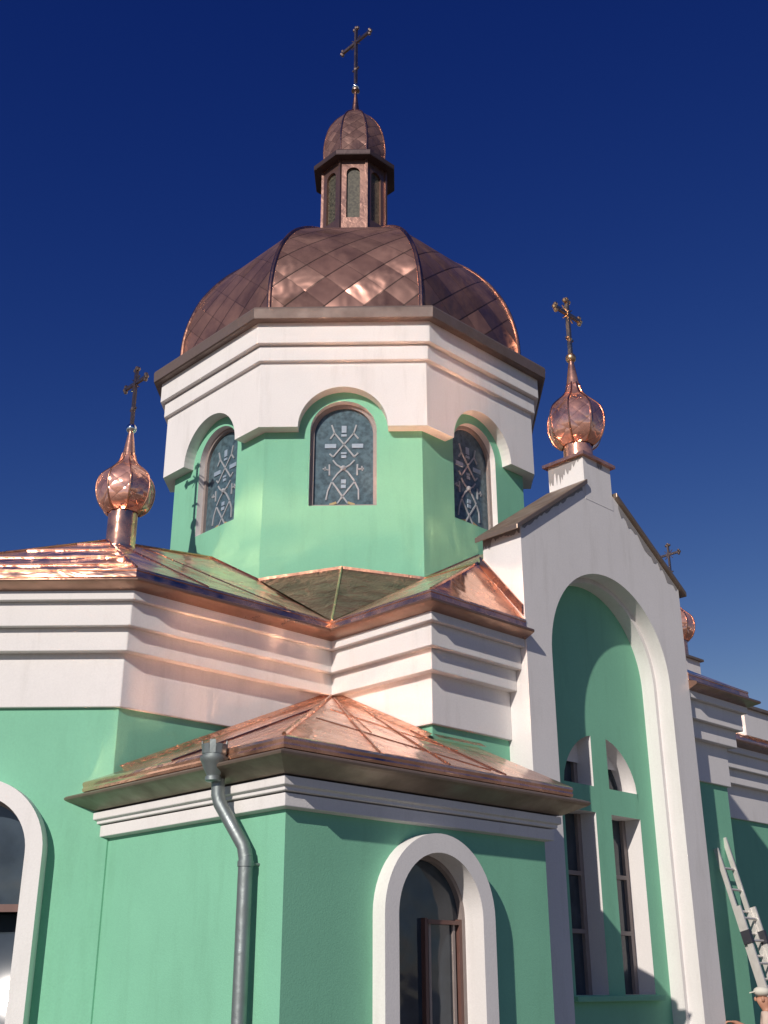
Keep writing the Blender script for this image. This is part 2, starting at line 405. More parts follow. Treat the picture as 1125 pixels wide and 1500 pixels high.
m = MB(); sweep(m, OP, [(0.2, 2.275), (0.42, 2.262), (0.445, 2.275), (0.455, 2.44), (0.44, 2.475), (0.38, 2.495), (0.05, 2.56), (0, 2.5)], True)
m.build('drum_eave', 'brown', drum)

# drum windows with decorative bars
def tracery(fr, dd, cm):
    pt = oc = cm
    ux = lambda zx: (zx-547)/380*0.494
    vy = lambda zy: -0.624+(1205-zy)*0.00154
    P = lambda x, y: fr(ux(x), vy(y), dd)
    nrm = fr.n
    def ln(pts, wd=0.022, col=1):
        cm.cur = col
        for p, q in zip(pts, pts[1:]): cm.bar(P(*p), P(*q), wd, 0.016, nrm)
    ln([(405, 310), (440, 400), (670, 655)]); ln([(690, 310), (660, 400), (425, 655)])
    ln([(440, 395), (392, 460)]); ln([(655, 395), (715, 460)])
    ln([(425, 655), (385, 620)]); ln([(668, 655), (712, 615)])
    ln([(425, 690), (470, 740), (540, 775), (600, 820), (672, 910)]); ln([(672, 690), (620, 740), (545, 780), (480, 830), (420, 905)])
    ln([(420, 920), (540, 1070), (600, 1145)]); ln([(672, 920), (540, 1070), (480, 1145)])
    ln([(415, 920), (372, 1010), (352, 1105)]); ln([(675, 920), (718, 1000), (720, 1105)])
    ln([(385, 735), (388, 850)], 0.024); ln([(385, 795), (310, 780)], 0.02); ln([(340, 760), (335, 800)], 0.02)
    ln([(705, 735), (702, 850)], 0.024); ln([(702, 785), (780, 780)], 0.02); ln([(755, 755), (762, 805)], 0.02)
    for a, b in (((330, 538), (460, 538)), ((640, 538), (770, 538))): ln([a, b], 0.068, 2)
    for y0, y1 in ((320, 395), (412, 436), (605, 625), (638, 668), (895, 935), (950, 985)): ln([(548, y0), (548, y1)], 0.072 if y1-y0 > 26 else 0.082, 2)
    for a, b in (((395, 1158), (470, 1135)), ((600, 1135), (675, 1158))): ln([a, b], 0.035, 3)
    cm.cur = 1; cm.sphere(P(545, 775), 0.045, 8)
for k in WIN:
    fr = octframe(k, RG)
    m = MB(); arch_ring(m, fr, 0, WVS, WV0+0.002, WR-0.002, WR-0.055, -0.165, -0.10)
    m.bar(fr(-WR+0.056, WV0+0.03, -0.133), fr(WR-0.056, WV0+0.03, -0.133), 0.06, 0.055)
    wf = m.build('arched_window', 'frame', church)
    m = MB(); arch_fill(m, fr, 0, WVS, WV0, WR-0.03, -0.15); tracery(fr, -0.144, m); m.build('stained_pane', ['stain', 'came', 'pattern', 'ochre'], wf)
    REV[k].build('window_reveal', 'white', wf, smooth=True)

# main dome
DP = [(2.84, 2.46), (2.865, 2.80), (2.845, 3.2), (2.765, 3.6), (2.625, 4.0), (2.43, 4.35), (2.20, 4.66), (1.92, 4.93), (1.6, 5.18), (1.25, 5.40), (0.9, 5.58), (0.5, 5.72)]
def smooth_prof(pr, n=4):
    out = []
    for i in range(len(pr)-1):
        p0, p1, p2, p3 = pr[max(i-1, 0)], pr[i], pr[i+1], pr[min(i+2, len(pr)-1)]
        for j in range(n):
            t = j/n
            out.append(tuple(0.5*((2*p1[c])+(-p0[c]+p2[c])*t+(2*p0[c]-5*p1[c]+4*p2[c]-p3[c])*t*t+(-p0[c]+3*p1[c]-3*p2[c]+p3[c])*t**3) for c in (0, 1)))
    return out+[pr[-1]]
def oct_shell(mb, c, prof, k0=0):
    """Octagonal dome: flat-across gores with UVs in metres (u across, v up the gore)."""
    for k in range(8):
        th = math.radians(45*k); n = Vector((math.sin(th), -math.cos(th), 0)); tt = Vector((math.cos(th), math.sin(th), 0)); L = 0
        for (ra, za), (rb, zb) in zip(prof, prof[1:]):
            dL = math.hypot(ra-rb, za-zb); wa, wb = ra*t8, rb*t8; C = Vector(c); off = 11.3*(k+k0)
            mb.face([C+n*ra-tt*wa+Vector((0, 0, za)), C+n*ra+tt*wa+Vector((0, 0, za)), C+n*rb+tt*wb+Vector((0, 0, zb)), C+n*rb-tt*wb+Vector((0, 0, zb))],
                    [(off-wa, L), (off+wa, L), (off+wb, L+dL), (off-wb, L+dL)])
            L += dL
def oct_rib(c, prof, k, r):
    th = math.radians(45*k+22.5); d = Vector((math.sin(th), -math.cos(th), 0)); mb = MB()
    mb.tube([Vector(c)+d*(ra/math.cos(math.pi/8))+Vector((0, 0, za)) for ra, za in prof], r, 8); return mb
C0 = (0, 0, ZO)
DPS = smooth_prof(DP, 4)
m = MB(); oct_shell(m, C0, DPS); dome = m.build('dome', 'dome', church, smooth=True, angle=20)
for k in range(8): oct_rib(C0, DPS, k, 0.035).build('rib', 'trim', dome, smooth=True)
m = MB(); sweep(m, octplan(2.83), [(0.0, 2.5), (0.06, 2.5), (0.06, 2.60), (0.0, 2.64)], True); m.build('base_flashing', 'brown', dome)

# lantern on the dome
LR = 0.605; lw, lrev = MB(), MB()
for k in range(8):
    fr = octframe(k, LR); h = LR*t8
    wall_arch(lw, fr, -h, h, 5.45, 7.62, 0, 0.128, 6.17, 7.20, 0.06, jambs=lw, n=12)
lantern = lw.build('lantern', 'lant', church)
for k in range(8):
    fr = octframe(k, LR); h = LR*t8
    m = MB(); arch_fill(m, fr, 0, 7.20, 6.17, 0.128, -0.05, 12); m.build('lantern_pane', 'stainlant', lantern)
for k in range(8):
    fr = octframe(k, LR); h = LR*t8
    m = MB(); m.bar(fr(h, 5.45, 0), fr(h, 7.5, 0), 0.045, 0.045, fr.n); m.build('corner_post', 'lant', lantern)
m = MB(); LP = octplan(LR)
sweep(m, LP, [(0, 7.50), (0.165, 7.50), (0.172, 7.52), (0.172, 7.60), (0.12, 7.66), (-0.1, 7.74), (-0.1, 7.5)], True)
m.build('lantern_eave', 'dark', lantern)
LD = smooth_prof([(0.57, 7.62), (0.595, 7.85), (0.60, 8.05), (0.575, 8.30), (0.52, 8.56), (0.44, 8.76), (0.33, 8.94), (0.20, 9.08), (0.09, 9.20)], 3)
m = MB(); oct_shell(m, C0, LD, 20); ld = m.build('lantern_dome', 'ldome', church, smooth=True, angle=20)
for k in range(8): oct_rib(C0, LD, k, 0.016).build('rib', 'trim', ld, smooth=True)

def cross_mesh(c, h0, hbar, htop, half, along, wd):
    """Latin cross with trefoil ends; c is the axis foot, heights above it."""
    m = MB(); c = Vector(c); A = Vector((*along, 0)); Nn = A.cross(Vector((0, 0, 1)))
    m.bar(c+Vector((0, 0, h0)), c+Vector((0, 0, htop-wd)), wd, wd*0.8, A)
    m.bar(c+Vector((0, 0, hbar))-A*(half-wd), c+Vector((0, 0, hbar))-A*wd*0.5, wd*0.8, wd)
    m.bar(c+Vector((0, 0, hbar))+A*wd*0.5, c+Vector((0, 0, hbar))+A*(half-wd), wd*0.8, wd)
    for e, d1, d2 in ((c+Vector((0, 0, htop-wd)), Vector((0, 0, 1)), A), (c+Vector((0, 0, hbar))-A*(half-wd), -A, Vector((0, 0, 1))), (c+Vector((0, 0, hbar))+A*(half-wd), A, Vector((0, 0, 1)))):
        for q in (e+d1*wd*0.55, e+d2*wd*0.85, e-d2*wd*0.85): m.sphere(q, wd*0.68, 8)
    m.sphere(c+Vector((0, 0, h0+(hbar-h0)*0.38)), wd*0.8, 8)
    m.bar(c+Vector((0, 0, h0+(hbar-h0)*0.38))-A*wd*1.5, c+Vector((0, 0, h0+(hbar-h0)*0.38))+A*wd*1.5, wd*0.5, wd*0.6)
    # short rays in the four corners of the crossing
    for sx in (-1, 1):
        for sz in (-1, 1): m.bar(c+Vector((0, 0, hbar))+(A*sx+Vector((0, 0, sz)))*wd*0.5, c+Vector((0, 0, hbar))+(A*sx+Vector((0, 0, sz)))*wd*2.0, wd*0.3, wd*0.3)
    return m
mc = cross_mesh(C0, 9.9, 11.07, 11.50, 0.47, nA, 0.06).build('cross', 'cross', church)
m = MB(); m.lathe(C0, [(0.10, 9.16), (0.078, 9.28), (0.05, 9.5), (0.03, 9.70), (0.03, 9.80)], 16); m.build('spire', 'trim', mc, smooth=True)
m = MB(); m.sphere((0, 0, ZO+9.87), 0.078, 20); m.build('ball', 'steel', mc, smooth=True, angle=60)
m = MB(); m.lathe(C0, [(0.03, 9.73), (0.085, 9.76), (0.085, 9.785), (0.03, 9.80)], 16); m.build('ball_collar', 'cross', mc)

# onion cupolas
def cupola(a, b, zball, along, mats, rows=1.0, base=-1.95, half=0.32, wd=0.05, zs=1.0):
    c = AB(a, b, zball)
    pr = smooth_prof([(r_*0.95, z_*zs) for r_, z_ in ((0.225, -1.36), (0.318, -1.28), (0.375, -1.16), (0.400, -1.03), (0.394, -0.91), (0.355, -0.80), (0.275, -0.71), (0.188, -0.63), (0.122, -0.54), (0.088, -0.41))], 3)
    m = MB(); oct_shell(m, c, pr, 40)
    on = m.build('onion_cupola', 'onion', church, smooth=True, angle=20)
    for k in range(8): oct_rib(c, pr, k, 0.013).build('rib', 'trim', on, smooth=True)
    m = MB(); m.lathe(c, [(0.25, base), (0.25, base+0.05), (0.208, base+0.06), (0.208, -1.35), (0.232, -1.34), (0.232, -1.29)], 16); m.build('neck', 'copper', on, smooth=True, angle=30)
    m = MB(); m.lathe(c, [(0.10, -0.46), (0.088, -0.40), (0.056, -0.18), (0.04, -0.08), (0.04, -0.02)], 16); m.build('spire', 'copper', on, smooth=True)
    m = MB(); m.sphere(c, 0.078, 18); m.build('ball', mats[0], on, smooth=True, angle=60)
    cross_mesh(c, 0.06, 0.76, 1.04, half, along, wd).build('cross', mats[1], on)
    return on
cupola(0, 4.376, 0.51, nA, ('steel', 'cross'))
cupola(4.77, 0.03, 1.44, nB, ('gold', 'gold'), base=-1.74, half=0.34, wd=0.056, zs=1.07)
cupola(0, -10.1, 1.56, nA, ('gold', 'cross'), base=-1.80)

# cross-plan body below the drum
SA, SB = 4.765, 3.12
PLAN = [(SA, 1.775), (SA, SB), (SB, SB), (SB, 6.004), (1.285, 7.839), (-1.285, 7.839), (-SB, 6.004), (-SB, SB), (-SA, SB), (-SA, -SB), (-SB, -SB), (-SB, -12.6), (SB, -12.6), (SB, -SB), (SA, -SB), (SA, -1.775)]
GPL = offset_plan(PLAN, -0.045, False)
bw = MB(); AW, JA = MB(), MB()
APX, APR, APS = -3.337, 0.54, -5.83         # apse window (u = world x on the diagonal apse wall)
dN = (SB+6.004)/S2
for i, (p, q) in enumerate(zip(GPL, GPL[1:])):
    if i == 3:
        fr = Frame(nN, (1, 0), dN-0.045); u0, u1 = AB(*q, 0).x, AB(*p, 0).x
        wall_arch(bw, fr, u0, u1, -ZO, -4.38, APX, APR, -7.6, APS, 0.35, jambs=JA)
    else: bw.face([AB(*p, -ZO), AB(*q, -ZO), AB(*q, -4.38), AB(*p, -4.38)])
body = bw.build('body_wall', 'green', church)
m = MB(); sweep(m, PLAN, [(-0.3, -4.394), (0, -4.394), (0, -3.80), (-0.3, -3.80)]); m.build('body_frieze', 'white', body, bevel=0.009)
for pr in ([(-0.1, -3.83), (0.11, -3.833), (0.11, -3.585), (-0.1, -3.58)], [(-0.1, -3.578), (0.195, -3.590), (0.195, -3.33), (-0.1, -3.325)], [(-0.1, -3.323), (0.265, -3.332), (0.265, -3.22), (-0.1, -3.21)]):
    m = MB(); sweep(m, PLAN, pr); m.build('cornice_band', 'white', body, bevel=0.009)
m = MB(); sweep(m, PLAN, [(-0.05, -3.2), (0.275, -3.236), (0.395, -3.182), (0.408, -3.176), (0.415, -3.162), (0.415, -3.150), (0.407, -3.138), (0.393, -3.131), (0.285, -3.104), (-0.05, -3.09)])
m.build('eave_lip', 'lip', body, smooth=True, angle=38)

# main copper roofs
RZ, RS = -1.10, 0.556
EV = SB+0.285; EZ = RZ-RS*EV
rf = MB()
def R(*pts): rf.face([AB(*p) for p in pts])
ca = 6.004+0.285*math.tan(math.pi/8)
AZ_, AB_ = -1.31, 4.60
apex = (0, AB_, AZ_)
# apse arm
R((EV, EV, EZ), (EV, ca, EZ), apex, (0, 2.7, RZ), (2.7, 2.7, RZ-RS*2.7))
R((EV, ca, EZ), (ca-4.72, 4.72+EV, EZ), apex)
R((ca-4.72, 4.72+EV, EZ), (-(ca-4.72), 4.72+EV, EZ), apex)
R((-(ca-4.72), 4.72+EV, EZ), (-EV, ca, EZ), apex)
R((-EV, ca, EZ), (-EV, EV, EZ), (-2.7, 2.7, RZ-RS*2.7), (0, 2.7, RZ), apex)
# porch arm: side slopes, small steep hips beside the gable
for s in (1, -1):
    zt = RZ-RS*1.775
    fo = 4.31 if s > 0 else 3.45
    R((2.7, 2.7*s, RZ-RS*2.7), (EV, EV*s, EZ), (SA+0.285, EV*s, EZ), (fo, 1.75*s, RZ-RS*1.75), (fo, 0, RZ), (2.7, 0, RZ))
    R((SA+0.285, EV*s, EZ), (SA+0.285, 1.70*s, EZ), (fo, 1.75*s, RZ-RS*1.75))
# opposite arm and nave arm
for s in (1, -1):
    R((-2.7, 2.7*s, RZ-RS*2.7), (-EV, EV*s, EZ), (-SA-0.285, EV*s, EZ), (-SA-0.285, 0, RZ), (-2.7, 0, RZ))
    R((2.7*s, -2.7, RZ-RS*2.7), (EV*s, -EV, EZ), (EV*s, -12.9, EZ), (0, -12.9, RZ), (0, -2.7, RZ))
# pyramid filling the valleys against the drum
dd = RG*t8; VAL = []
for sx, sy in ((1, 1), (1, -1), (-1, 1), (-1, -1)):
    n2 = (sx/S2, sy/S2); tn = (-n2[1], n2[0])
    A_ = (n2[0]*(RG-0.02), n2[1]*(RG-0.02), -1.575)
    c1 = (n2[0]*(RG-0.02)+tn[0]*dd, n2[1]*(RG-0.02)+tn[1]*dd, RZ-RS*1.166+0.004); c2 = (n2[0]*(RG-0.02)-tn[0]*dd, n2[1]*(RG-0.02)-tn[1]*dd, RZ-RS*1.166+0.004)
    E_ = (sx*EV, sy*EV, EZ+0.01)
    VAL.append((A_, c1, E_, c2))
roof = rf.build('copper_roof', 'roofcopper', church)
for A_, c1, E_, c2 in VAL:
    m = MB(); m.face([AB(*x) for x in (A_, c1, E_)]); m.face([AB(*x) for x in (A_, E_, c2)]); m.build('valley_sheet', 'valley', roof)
m = MB(); sweep(m, PLAN, [(0.20, EZ+0.03), (0.280, EZ+0.006), (0.292, EZ+0.0), (0.298, EZ-0.012), (0.298, EZ-0.026), (0.290, EZ-0.036), (0.292, EZ-0.042), (0.299, EZ-0.098), (0.29, EZ-0.11), (0.2, EZ-0.112)])
m.build('eave_fascia', 'eave', roof, smooth=True, angle=15)
def seam_n0(t, r=0.012):                      # level seams across the apse slopes
    m = MB(); pts = []
    for x, y in ((EV, 3.5), (EV, ca), (ca-4.72, 4.72+EV), (-(ca-4.72), 4.72+EV)):
        if (x, y) == (EV, 3.5): pts.append(AB(x*(1-t), y, EZ+(AZ_-EZ)*t+0.008))
        else: pts.append(AB(x+(0-x)*t, y+(AB_-y)*t, EZ+(AZ_-EZ)*t+0.008))
    m.tube(pts[1:], r, 6); m.build('seam', 'copper', roof, smooth=True)
for t in (0.10, 0.34, 0.60, 0.84): seam_n0(t)
for p, q in (((EV, ca, EZ), apex), ((ca-4.72, 4.72+EV, EZ), apex), ((0, 2.8, RZ), apex), ((SA+0.285, EV, EZ), (4.31, 1.75, RZ-RS*1.75)), ((4.31, 1.75, RZ-RS*1.75), (2.86, 1.2, RZ-RS*1.2)), ((EV, EV, EZ), ((RG)/S2, RG/S2, -1.575))):
    m = MB(); m.tube([AB(p[0], p[1], p[2]+0.008), AB(q[0], q[1], q[2]+0.008)], 0.016, 6); m.build('hip_seam', 'trim', roof, smooth=True)
for bb in (4.1, 5.2):
    m = MB(); m.tube([AB(EV-0.01, bb, EZ+0.014), AB(0.15, min(bb, 4.5), EZ+((AZ_ if bb > 4.5 else RZ-(RZ-AZ_)*(bb-2.7)/1.9)-EZ)*0.956+0.012)], 0.008, 6); m.build('seam', 'trim', roof, smooth=True)
# upstand flashing round the foot of the drum
m = MB()
for k in (-1, 0, 1):
    fr = octframe(k, RG); h = RG*t8
    if k == 0: vs = [(-h, RZ-RS*1.166), (0, -1.575), (h, RZ-RS*1.166)]
    else: vs = [(-h, RZ-RS*1.166), (0, RZ), (h, RZ-RS*1.166)]
    for (ua, va), (ub, vb) in zip(vs, vs[1:]): m.prism([fr(ua, va-0.05, 0.002), fr(ub, vb-0.05, 0.002), fr(ub, vb+0.018, 0.002), fr(ua, va+0.018, 0.002)], fr.n*0.012)
m.build('wall_flashing', 'trim', roof)
m = MB()
m.prism([AB(4.40, 1.782, -2.16), AB(5.04, 1.782, -2.93), AB(5.04, 1.782, -2.80), AB(4.40, 1.782, -2.02)], AB(0, 0.03, 0)-AB(0, 0, 0))
m.build('wall_flashing', 'trim', roof)

# ---------------------------------------------------------------- porch gable
PA, PT, PW = 5.05, 4.433, 1.775
gt = lambda u: -1.785+0.70*(PW-abs(u)) if abs(u) < PW else -1.785
AS = -3.30                                   # springing of the big arch
gm, jr = MB(), MB()
fp = FA(PA)
wall_arch(gm, fp, -PW, PW, -ZO, gt, 0, 1.29, -ZO, AS, 0.215, jambs=jr, n=40)
for s in (1, -1):
    gm.face([AB(PA, PW*s, -ZO), AB(PT, PW*s, -ZO), AB(PT, PW*s, -1.785), AB(PA, PW*s, -1.785)])
    gm.face([AB(PA, PW*s, -1.785), AB(PT, PW*s, -1.785), AB(PT, 0, gt(0)), AB(PA, 0, gt(0))])
gm.face([AB(PT, -PW, -4.4), AB(PT, PW, -4.4), AB(PT, PW, -1.785), AB(PT, 0, gt(0)), AB(PT, -PW, -1.785)])
gable = gm.build('porch_gable', 'white', church)
# stepped reveal: front reveal, step face and inner reveal
wall_ring = MB()
A1 = [(-1.29, -ZO)]+arc(0, AS, 1.29, 40)+[(1.29, -ZO)]; A2 = [(-1.225, -ZO)]+arc(0, AS, 1.225, 40)+[(1.225, -ZO)]
jr.quadstrip([fp(u, v, -0.215) for u, v in A1], [fp(u, v, -0.215) for u, v in A2])
jr.quadstrip([fp(u, v, -0.215) for u, v in A2], [fp(u, v, -0.41) for u, v in A2])
jr.build('arch_reveal', 'white', gable, smooth=True, angle=35)
# copings
for s in (1, -1):
    m = MB(); sl = 0.70
    def cz(b): return -1.785+0.70*(PW-b)
    lo, hi = 1.90, 0.335
    poly = [AB(PT-0.03, lo*s, cz(lo)+0.005), AB(PT-0.03, hi*s, cz(hi)+0.005), AB(PT-0.03, hi*s, cz(hi)+0.075), AB(PT-0.03, lo*s, cz(lo)+0.075)]
    m.prism(poly, AB(PA+0.055, 0, 0)-AB(PT-0.03, 0, 0)); m.build('coping', 'dull', gable, bevel=0.01)
# pedestal with copper cap
pz0, pz1 = -0.98, -0.335
m = MB(); m.prism([AB(4.46, 0.34, pz0), AB(PA+0.004, 0.34, pz0), AB(PA+0.004, -0.29, pz0), AB(4.46, -0.29, pz0)], (0, 0, pz1-pz0))
ped = m.build('cupola_pedestal', 'white', gable)
m = MB()
lowp = [AB(4.40, 0.40, -0.34), AB(PA+0.06, 0.40, -0.34), AB(PA+0.06, -0.35, -0.34), AB(4.40, -0.35, -0.34)]
topp = [Vector(p)+Vector((0, 0, 0.045)) for p in lowp]
inn = [AB(4.55, 0.25, -0.245), AB(PA-0.06, 0.25, -0.245), AB(PA-0.06, -0.20, -0.245), AB(4.55, -0.20, -0.245)]
m.face(lowp[::-1]); m.quadstrip(lowp, topp, True); m.quadstrip(topp, inn, True); m.face(inn)
m.build('pedestal_cap', 'copper', gable)
# unpainted cement left along the copper edges
def jag(P, us, base, depth, rnd, n=26, deep=None):
    top, bot = [], []
    for i in range(n+1):
        u = us[0]+(us[1]-us[0])*i/n
        dpt = depth*(0.35+rnd.random()*0.9)*((deep(i/n)) if deep else 1)
        top.append(P(u, base(u))); bot.append(P(u, base(u)-dpt))
    return top, bot
rnd = random.Random(3)
def patch(P, us, base, depth, nrm, deep=None, n=26):
    m = MB(); T, B_ = jag(P, us, base, depth, rnd, n, deep); m.quadstrip(T, B_); m.build('bare_cement_patch', 'cement', gable)
f1 = FB(0.344); patch(lambda u, v: f1(u, v, 0.0), (4.462, 5.05), lambda u: -0.338, 0.26, None, lambda t: max(0.08, 1.35*(1-t)**0.8), 30)
f2 = FB(PW+0.004); patch(lambda u, v: f2(u, v, 0.0), (PT+0.005, PA-0.01), lambda u: -1.79, 0.10, None, lambda t: 1.4 if t < 0.25 else 0.7)
f3 = FA(PA+0.004)
patch(lambda u, v: f3(u, v, 0.0), (0.40, 1.74), lambda u: gt(u)-0.002, 0.05, None)
patch(lambda u, v: f3(u, v, 0.0), (-1.74, -0.42), lambda u: gt(u)-0.002, 0.13, None, lambda t: 0.4+0.9*abs(math.sin(t*9)))
f4 = FA(PA+0.008); patch(lambda u, v: f4(u, v, 0.0), (-0.10, 0.02), lambda u: -0.345, 0.10, None, None, 8)

# green wall behind the arch with a cross-shaped window
GA = 4.645; fg = Frame(nA, nB, GA); CW = -0.095
pw = MB()
bh, oh = 0.165, 0.80; zb0, zb1 = -5.035, -4.715; zs = -4.86; zlow = -7.125
zt_ = lambda u: zs+math.sqrt(max(oh*oh-u*u, 0))
pg = lambda u, v, d=0.0: fg(u+CW, v, d)
pw.face([fg(-1.24, -ZO), pg(-oh, -ZO), pg(-oh, -1.9), fg(-1.24, -1.9)]); pw.face([pg(oh, -ZO), fg(1.24, -ZO), fg(1.24, -1.9), pg(oh, -1.9)])
pw.face([pg(-oh, -ZO), pg(oh, -ZO), pg(oh, zlow), pg(-oh, zlow)])
N = 14
def arcpts(u0, u1): return [(u0+(u1-u0)*i/N, zt_(u0+(u1-u0)*i/N)) for i in range(N+1)]
for u0, u1 in ((-oh, -bh), (bh, oh)):
    for (ua, va), (ub, vb) in zip(arcpts(u0, u1), arcpts(u0, u1)[1:]):
        pw.face([pg(ua, va), pg(ub, vb), pg(ub, -1.9), pg(ua, -1.9)])
pw.face([pg(-bh, zlow), pg(bh, zlow), pg(bh, -1.9), pg(-bh, -1.9)])
for s in (1, -1): pw.face([pg(bh*s, zb0), pg(oh*s, zb0), pg(oh*s, zb1), pg(bh*s, zb1)])
pwall = pw.build('porch_wall', 'green', gable)
dp = 0.30
for s in (1, -1):
    lower = [(bh*s, zlow), (bh*s, zb0), (oh*s, zb0), (oh*s, zlow), (bh*s, zlow)]
    a0 = [(oh*s, zb1)]+[(x*s, z) for x, z in arcpts(bh, oh)[::-1]]+[(bh*s, zb1), (oh*s, zb1)]
    for li, loop in enumerate((lower, a0)):
        m = MB()
        for (ua, va), (ub, vb) in zip(loop, loop[1:]): m.face([pg(ua, va), pg(ub, vb), pg(ub, vb, -dp), pg(ua, va, -dp)])
        o = m.build('porch_window', 'white', church, smooth=True, angle=35)
        m = MB(); m.face([pg(u, v, -dp+0.02) for u, v in loop[:-1]]); m.build('pane', 'glass', o)
        m = MB(); x0, x1 = bh*s+0.04*s, oh*s-0.04*s
        if li == 0:
            m.bar(pg(x0, zlow, -dp+0.04), pg(x0, zb0, -dp+0.04), 0.07, 0.05, fg.n); m.bar(pg(x1, zlow, -dp+0.04), pg(x1, zb0, -dp+0.04), 0.07, 0.05, fg.n)
            for zz in (-5.75, -6.42): m.bar(pg(x0, zz, -dp+0.036), pg(x1, zz, -dp+0.036), 0.05, 0.06, fg.n)
        else:
            m.bar(pg(x0, zb1, -dp+0.04), pg(x0, zt_(bh+0.04)-0.01, -dp+0.04), 0.07, 0.05, fg.n); m.bar(pg(x0, zb1+0.03, -dp+0.036), pg(oh*s, zb1+0.03, -dp+0.036), 0.05, 0.06, fg.n)
        m.build('frame', 'frame', o)
m = MB(); m.prism([pg(-oh-0.08, zlow-0.07, -0.01), pg(oh+0.08, zlow-0.07, -0.01), pg(oh+0.08, zlow-0.07, 0.09), pg(-oh-0.08, zlow-0.07, 0.09)], (0, 0, 0.06)); m.build('sill', 'green', pwall, bevel=0.008)

# ---------------------------------------------------------------- low annex in the corner
AX, BX, AE = 5.792, 5.967, 2.59
fa = FA(AX)
CU, CR, CS = 4.278, 0.54, -6.46
aw, aj = MB(), MB()
wall_arch(aw, fa, AE, BX, -ZO, -5.45, CU, CR, -8.1, CS, 0.30, jambs=aj)
fb = FB(BX)
aw.face([fb(2.9, -ZO), fb(AX, -ZO), fb(AX, -5.45), fb(2.9, -5.45)])
aw.face([AB(4.70, AE, -ZO), AB(AX, AE, -ZO), AB(AX, AE, -5.45), AB(4.70, AE, -5.45)])
annex = aw.build('annex_wall', 'green', church)
APL = [(4.715, AE), (AX, AE), (AX, BX), (2.72, BX)]
for pr in ([(-0.05, -5.69), (0.072, -5.672), (0.072, -5.565), (-0.05, -5.56)], [(-0.05, -5.558), (0.10, -5.552), (0.10, -5.52), (0.13, -5.51), (0.13, -5.44), (-0.05, -5.43)]):
    m = MB(); sweep(m, APL, pr); m.build('cornice_band', 'white', annex, bevel=0.007)
ax_, ka, kb, z0 = 6.0, 0.465, 0.438, -3.80
ez = z0-ka*(ax_-SB); bx_ = SB+(z0-ez)/kb
zA = lambda a: z0-ka*(a-SB); zB = lambda b: z0-kb*(b-SB)
m = MB(); RE = 2.34
m.face([AB(SB, SB, z0), AB(ax_, bx_, ez), AB(2.86, bx_, ez), AB(SB, 5.95, zB(5.95))])
m.face([AB(SB, SB, z0), AB(SA-0.045, SB, zA(SA-0.045)), AB(SA-0.045, RE, zA(SA-0.045)), AB(ax_, RE, ez), AB(ax_, bx_, ez)])
aroof = m.build('annex_roof', 'roofcopper', church)
RPL = [(4.715, AE), (AX, AE), (AX, BX), (2.72, BX)]
oa = ax_-AX
m = MB(); sweep(m, RPL, [(oa-0.08, ez+0.03), (oa, ez+0.004), (oa+0.018, ez-0.008), (oa+0.02, ez-0.03), (oa+0.012, ez-0.055), (oa+0.02, ez-0.075), (oa+0.014, ez-0.10), (oa-0.08, ez-0.11)])
m.build('eave_fascia', 'eave', aroof, smooth=True, angle=15)
m = MB(); sweep(m, RPL, [(-0.04, -5.425), (0.135, -5.425), (0.32, -5.335), (0.345, -5.318), (0.35, -5.30), (0.335, -5.283), (oa, ez-0.105), (-0.04, ez-0.105)])
m.build('eave_lip', 'dull', aroof)
for p, q in (((SB, SB, z0), (ax_, bx_, ez)),):
    m = MB(); m.tube([AB(p[0], p[1], p[2]+0.01), AB(q[0], q[1], q[2]+0.01)], 0.02, 6); m.build('hip_seam', 'trim', aroof, smooth=True)
for (p, q, r_) in (((3.35, 3.30), (5.1, 4.35), 0.005), ((4.2, 4.1), (5.2, 3.2), 0.005), ((4.9, 4.9), (5.9, 3.5), 0.005)):
    m = MB(); m.tube([AB(p[0], p[1], zA(p[0])+0.003), AB(q[0], q[1], zA(q[0])+0.003)], r_, 5); m.build('crease', 'trim', aroof, smooth=True)
for (p, q) in (((3.35, 3.30), (6.0, 5.1)), ((3.9, 3.25), (6.0, 4.2)), ((4.5, 3.2), (6.0, 3.4))):
    m = MB(); m.tube([AB(p[0], p[1], zA(p[0])+0.005), AB((p[0]+q[0])/2, (p[1]+q[1])/2+0.03, zA((p[0]+q[0])/2)+0.006), AB(q[0], q[1], zA(q[0])+0.005)], 0.011, 6); m.build('seam', 'trim', aroof, smooth=True)
for aa in (4.3,):
    m = MB(); m.tube([AB(aa, SB+(aa-SB)*1.06+0.05, zB(SB+(aa-SB)*1.06+0.05)+0.008), AB(aa+0.1, bx_, ez+0.008)], 0.011, 6); m.build('seam', 'trim', aroof, smooth=True)
# flashing where the annex roof meets the walls
m = MB()
def flash(p, q, n, h=0.06):
    p, q = Vector(p), Vector(q); n = AB(n[0], n[1], 0)-AB(0, 0, 0)
    m.face([p+n*0.09+Vector((0, 0, 0.004)), q+n*0.09+Vector((0, 0, 0.004)), q+Vector((0, 0, h)), p+Vector((0, 0, h))])
flash(AB(SB+0.005, SB, z0), AB(SB+0.005, 5.95, zB(5.95)), (1, 0)); flash(AB(SB, SB+0.005, z0), AB(SA, SB+0.005, zA(SA)), (0, 1)); flash(AB(SA+0.004, SB, zA(SA)), AB(SA+0.004, RE, zA(SA)), (1, 0))
m.build('wall_flashing', 'crumple', aroof)

